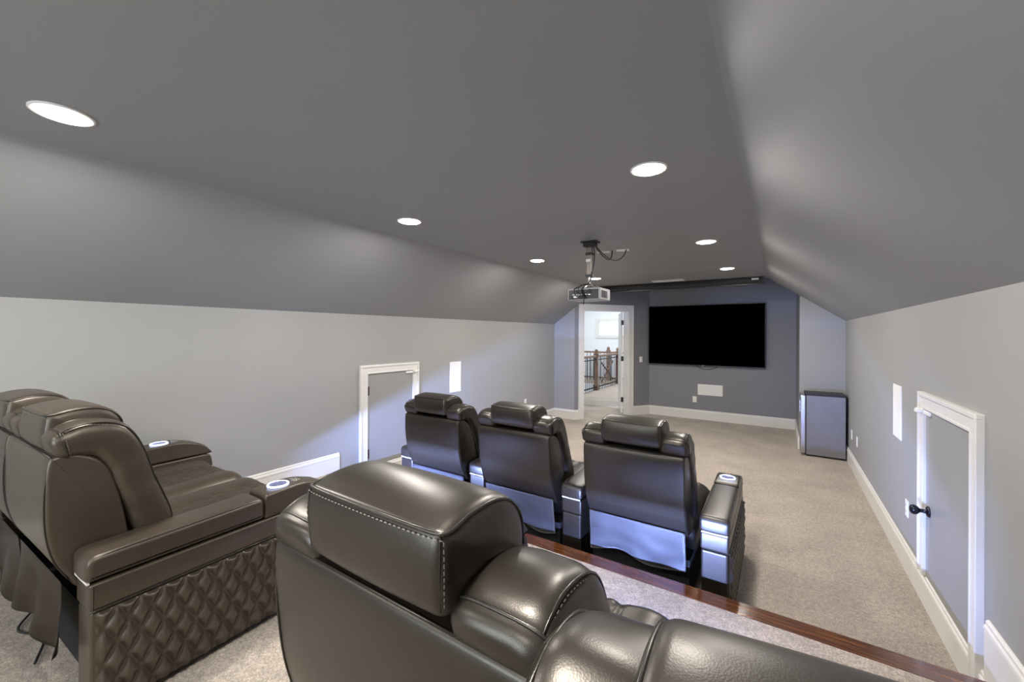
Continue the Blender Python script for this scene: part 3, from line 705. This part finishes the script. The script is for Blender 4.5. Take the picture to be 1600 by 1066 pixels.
# ---------------------------------------------------------------- television
tv = thing('television', 'large black flat television on the end wall', 'television', ((-2.28 - 0.21) / 2, YT - 0.003, 1.645))
tw, thh = 1.03, 0.595
obj('cabinet', box(-tw, tw, -0.075, -0.035, -thh, thh, bev=0.006), 'tvframe', tv)
obj('screen', box(-tw + 0.012, tw - 0.012, -0.078, -0.0735, -thh + 0.018, thh - 0.012), 'tv', tv)
obj('wall_bracket', box(-0.35, 0.35, -0.036, 0.0, -0.25, 0.25), 'dark', tv)
obj('badge', box(-0.02, 0.02, -0.0785, -0.074, -thh + 0.004, -thh + 0.014), 'greyplastic', tv)
cb = bmesh.new(); tube(cb, catmull([(-1.40, YT - 0.02, 1.08), (-1.34, YT - 0.012, 1.02), (-1.24, YT - 0.010, 0.985), (-1.12, YT - 0.010, 0.99), (-1.02, YT - 0.012, 1.03), (-0.98, YT - 0.02, 1.08)], 6), 0.005, 8)
tag(obj('cable', cb, 'dark', None, True), 'thin black cable looping below the television', 'cable')
# projection screen case
pc = thing('projection_screen', 'long black roll-up projection screen case under the ceiling', 'projection screen', (0, 0, 0))
cx0, cx1 = -2.72, -0.215
c_ = bmesh.new(); prism(c_, [(7.00, 2.515), (7.10, 2.515), (7.105, 2.46), (7.09, 2.425), (7.01, 2.425), (6.995, 2.46)], cx0, cx1, 'X'); obj('case', c_, 'tvframe', pc)
for xx in (cx0, cx1): obj('end_cap', box(xx - 0.012, xx + 0.012, 6.985, 7.115, 2.418, ZC - 0.001, bev=0.004), 'dark', pc)
obj('weight_bar', box(cx0 + 0.04, cx1 - 0.04, 7.03, 7.06, 2.408, 2.424, bev=0.003), 'tvframe', pc)
obj('badge', box(-0.36, -0.27, 6.990, 7.0, 2.475, 2.500), 'plate', pc)
# ceiling vent
vt = thing('ceiling_vent', 'white slotted air vent in the ceiling near the screen case', 'vent', (-1.5, 6.78, ZC))
obj('frame', (lambda bm: [bx(bm, *a) for a in ((-0.24, 0.24, -0.09, -0.07, -0.01, -0.0005), (-0.24, 0.24, 0.07, 0.09, -0.01, -0.0005), (-0.24, -0.22, -0.07, 0.07, -0.01, -0.0005), (0.22, 0.24, -0.07, 0.07, -0.01, -0.0005))] and bm)(bmesh.new()), 'plate', vt)
for k in range(8): obj('slat', box(-0.22, 0.22, -0.064 + k * 0.0175, -0.055 + k * 0.0175, -0.008, -0.001), 'plate', vt)
# projector
pj = thing('projector', 'grey projector hanging from the ceiling on a short pole', 'projector', (-1.49, 3.57, ZC))
zc = -0.50
b_ = bmesh.new(); bx(b_, -0.17, 0.15, -0.13, 0.13, zc - 0.055, zc + 0.055, bev=0.012, seg=3); obj('housing', b_, 'greyplastic', pj)
obj('rear_panel', box(-0.155, 0.135, -0.134, -0.129, zc - 0.045, zc + 0.040, bev=0.002), 'tvframe', pj)
obj('port_strip', box(-0.12, 0.06, -0.137, -0.133, zc - 0.01, zc - 0.002), 'chrome', pj)
obj('power_socket', box(-0.150, -0.115, -0.142, -0.133, zc - 0.042, zc - 0.012, bev=0.002), 'dark', pj)
obj('label_plate', box(-0.108, -0.06, -0.136, -0.133, zc - 0.032, zc - 0.018), 'plate', pj)
for k in range(7): obj('vent_slat', box(0.148, 0.153, -0.10 + k * 0.022, -0.09 + k * 0.022, zc - 0.035, zc + 0.030), 'dark', pj)
l_ = bmesh.new(); lathe(l_, [(0.045, 0.12), (0.045, 0.145), (0.035, 0.15), (0.03, 0.14), (0.001, 0.138)], (-0.08, 0, zc), 'Y'); obj('lens', l_, 'tv', pj, False)
obj('ceiling_plate', (lambda bm: bx(bx(bm, -0.075, 0.075, -0.06, 0.06, -0.012, -0.0005, bev=0.002), -0.055, 0.055, -0.045, 0.045, -0.05, -0.012, bev=0.004))(bmesh.new()), 'dark', pj)
p_ = bmesh.new(); bx(p_, -0.03, 0.02, -0.025, 0.025, -0.33, -0.05, bev=0.006); obj('pole', p_, 'pole', pj)
for z in (-0.115, -0.32): obj('collar', box(-0.036, 0.026, -0.031, 0.031, z - 0.012, z + 0.012, bev=0.003), 'dark', pj)
obj('pole_tag', box(-0.031, 0.012, -0.0275, -0.025, -0.19, -0.165), 'plate', pj)
p_ = bmesh.new(); cyl(p_, (-0.005, 0, -0.40), (-0.005, 0, -0.33), 0.016); obj('lower_pole', p_, 'chrome', pj, False)
for sx, sy in ((-1, -1), (-1, 1), (1, -1), (1, 1)):
    a_ = bmesh.new(); tube(a_, [(-0.005, 0, -0.405), (-0.005 + sx * 0.06, sy * 0.05, -0.415), (-0.005 + sx * 0.10, sy * 0.08, -0.447)], 0.006, 8); obj('spider_arm', a_, 'chrome', pj)
def pcable(name, pts, r=0.006): 
    c_ = bmesh.new(); tube(c_, catmull(pts, 6), r, 8); return obj(name, c_, 'dark', pj, True)
pcable('cable', [(0.03, 0.0, -0.03), (0.035, 0.02, -0.12), (0.03, 0.0, -0.25), (0.02, -0.06, -0.38), (-0.02, -0.15, -0.46), (0.0, -0.16, -0.52), (0.0, -0.14, -0.50)])
pcable('cable', [(0.02, -0.05, -0.40), (-0.04, -0.15, -0.43), (-0.03, -0.17, -0.50), (0.01, -0.17, -0.545), (0.005, -0.165, -0.60)], 0.005)
pcable('cable', [(-0.05, -0.05, -0.41), (-0.09, -0.16, -0.46), (-0.05, -0.17, -0.53), (0.02, -0.165, -0.50), (0.06, -0.15, -0.46)], 0.005)
pcable('cable', [(0.04, 0.02, -0.035), (0.06, 0.12, -0.08), (0.10, 0.26, -0.13), (0.14, 0.36, -0.13), (0.17, 0.46, -0.07), (0.185, 0.49, -0.005)], 0.006)
pcable('cable', [(0.04, 0.01, -0.04), (0.05, 0.16, -0.10), (0.05, 0.34, -0.12), (0.045, 0.44, -0.08), (0.04, 0.48, -0.005)], 0.006)
for x, y, lab in ((-1.545, 4.06, 'white ceiling cable plate close to the projector pole'), (-1.35, 4.08, 'white ceiling cable plate to the right of the other')):
    o_ = thing('cable_plate', lab, 'wall plate', (x, y, ZC), R(12), 'ceiling cable plates')
    obj('plate', box(-0.065, 0.065, -0.045, 0.045, -0.008, -0.0005, bev=0.003), 'plate', o_); obj('flap', box(-0.03, 0.03, -0.03, -0.02, -0.022, -0.007, bev=0.003), 'plate', o_)

# ---------------------------------------------------------------- speakers, plates, outlets, switch
def speaker(label, x, y0, y1, z0, z1, sg):
    t = thing('wall_speaker', label, 'speaker', (x, (y0 + y1) / 2, (z0 + z1) / 2)); hy, hz = (y1 - y0) / 2, (z1 - z0) / 2
    a, c = sorted((0, sg * 0.006)); obj('frame', box(a, c, -hy, hy, -hz, hz, bev=0.001), 'plate', t)
    a, c = sorted((sg * 0.0055, sg * 0.008)); obj('grille', box(a, c, -hy + 0.008, hy - 0.008, -hz + 0.008, hz - 0.008), 'grille', t)
speaker('white rectangular in-wall speaker on the left wall beside the hatch', XL, 4.13, 4.36, 0.845, 1.265, 1)
speaker('white rectangular in-wall speaker on the right wall beside the hatch', XR, 4.085, 4.335, 0.872, 1.275, -1)
t = thing('wall_speaker', 'white horizontal in-wall speaker below the television', 'speaker', (-1.127, YT, 0.585))
obj('frame', box(-0.218, 0.218, -0.006, 0, -0.105, 0.105, bev=0.001), 'plate', t); obj('grille', box(-0.21, 0.21, -0.008, -0.0055, -0.097, 0.097), 'grille', t)
def wallplate(name, label, cat, origin, right, normal, kind, group=None):
    t = bpy.data.objects.new(name, None); COL.objects.link(t); tag(t, label, cat, group)
    r_, n_ = Vector(right).normalized(), Vector(normal).normalized()
    t.matrix_world = Matrix(((r_.x, n_.x, 0, origin[0]), (r_.y, n_.y, 0, origin[1]), (0, 0, 1, origin[2]), (0, 0, 0, 1)))
    obj('cover_plate', box(-0.036, 0.036, 0, 0.006, -0.058, 0.058, bev=0.002), 'plate', t)
    if kind == 'outlet':
        for z in (-0.022, 0.022):
            s_ = obj('socket', box(-0.017, 0.017, 0.0055, 0.0085, z - 0.016, z + 0.016, bev=0.002), 'plate', t)
            for x in (-0.007, 0.007): obj('slot', box(x - 0.0015, x + 0.0015, 0.008, 0.009, z - 0.004, z + 0.008), 'dark', s_)
    else: obj('rocker', box(-0.016, 0.016, 0.0055, 0.010, -0.033, 0.033, bev=0.002), 'plate', t)
wallplate('power_outlet', 'white outlet on the right wall, just beyond the hatch', 'outlet', (XR, 3.92, 0.435), (0, 1, 0), (-1, 0, 0), 'outlet', 'right wall outlets')
wallplate('power_outlet', 'white outlet on the right wall, the nearer of two beside the fridge', 'outlet', (XR, 6.15, 0.415), (0, 1, 0), (-1, 0, 0), 'outlet', 'right wall outlets')
wallplate('power_outlet', 'white outlet on the right wall, closest to the fridge', 'outlet', (XR, 6.565, 0.415), (0, 1, 0), (-1, 0, 0), 'outlet', 'right wall outlets')
wallplate('power_outlet', 'white outlet on the left wall above the middle recliner', 'outlet', (XL, 6.10, 0.445), (0, -1, 0), (1, 0, 0), 'outlet')
wallplate('power_outlet', 'white outlet on the end wall at the lower left of the horizontal speaker', 'outlet', (-1.40, YT, 0.385), (1, 0, 0), (0, -1, 0), 'outlet')
o_ = DA + DD * 1.555
wallplate('light_switch', 'white light switch between the doorway and the television', 'switch', (o_.x, o_.y, 1.14), DD, -DN, 'switch')

# ---------------------------------------------------------------- mini fridge
fr = thing('mini_fridge', 'black mini fridge with steel door in the far right corner', 'fridge', (0, 0, 0))
obj('cabinet', box(0.302, 0.722, 6.84, 7.17, 0.025, 0.835, bev=0.006), 'fridgeblack', fr)
obj('top_cover', box(0.285, 0.724, 6.835, 7.173, 0.836, 0.862, bev=0.006), 'dark', fr)
dr = obj('door', box(0.236, 0.292, 6.84, 7.17, 0.035, 0.832, bev=0.008, seg=3), 'steel', fr)
obj('handle', box(0.222, 0.238, 6.85, 6.885, 0.60, 0.76, bev=0.004), 'chrome', dr)
obj('gasket', box(0.2925, 0.3015, 6.846, 7.164, 0.04, 0.83), 'dark', fr)
for x in (0.32, 0.70):
    f_ = bmesh.new(); lathe(f_, [(0.015, 0), (0.015, 0.025)], (x, 6.87, 0.0), seg=12); obj('foot', f_, 'dark', fr)
cb = bmesh.new(); tube(cb, catmull([(0.738, 6.95, 0.30), (0.732, 6.93, 0.15), (0.735, 6.90, 0.03), (0.728, 6.86, 0.012), (0.733, 6.84, 0.05), (0.738, 6.86, 0.20)], 6), 0.004, 8)
# ---------------------------------------------------------------- cables and power brick behind the left love seat
pb = thing('power_brick', 'black power supply box on the carpet behind the left love seat', 'power supply', (-3.50, 0.37, HP), R(20))
obj('housing', box(-0.06, 0.06, -0.045, 0.045, 0.0, 0.042, bev=0.004), 'dark', pb); obj('rating_label', box(-0.03, 0.04, -0.03, 0.03, 0.0415, 0.0428), 'greyplastic', pb)
cb = bmesh.new(); tube(cb, catmull([(-3.46, 0.44, HP + 0.02), (-3.40, 0.52, HP + 0.03), (-3.30, 0.45, HP + 0.012), (-3.1, 0.36, HP + 0.012), (-2.95, 0.30, HP + 0.012), (-2.8, 0.36, HP + 0.012), (-2.6, 0.31, HP + 0.012)], 8), 0.005, 8)
co = obj('cord', cb, 'dark', None, True); bpy.context.view_layer.update(); co.parent = pb; co.matrix_parent_inverse = pb.matrix_world.inverted()
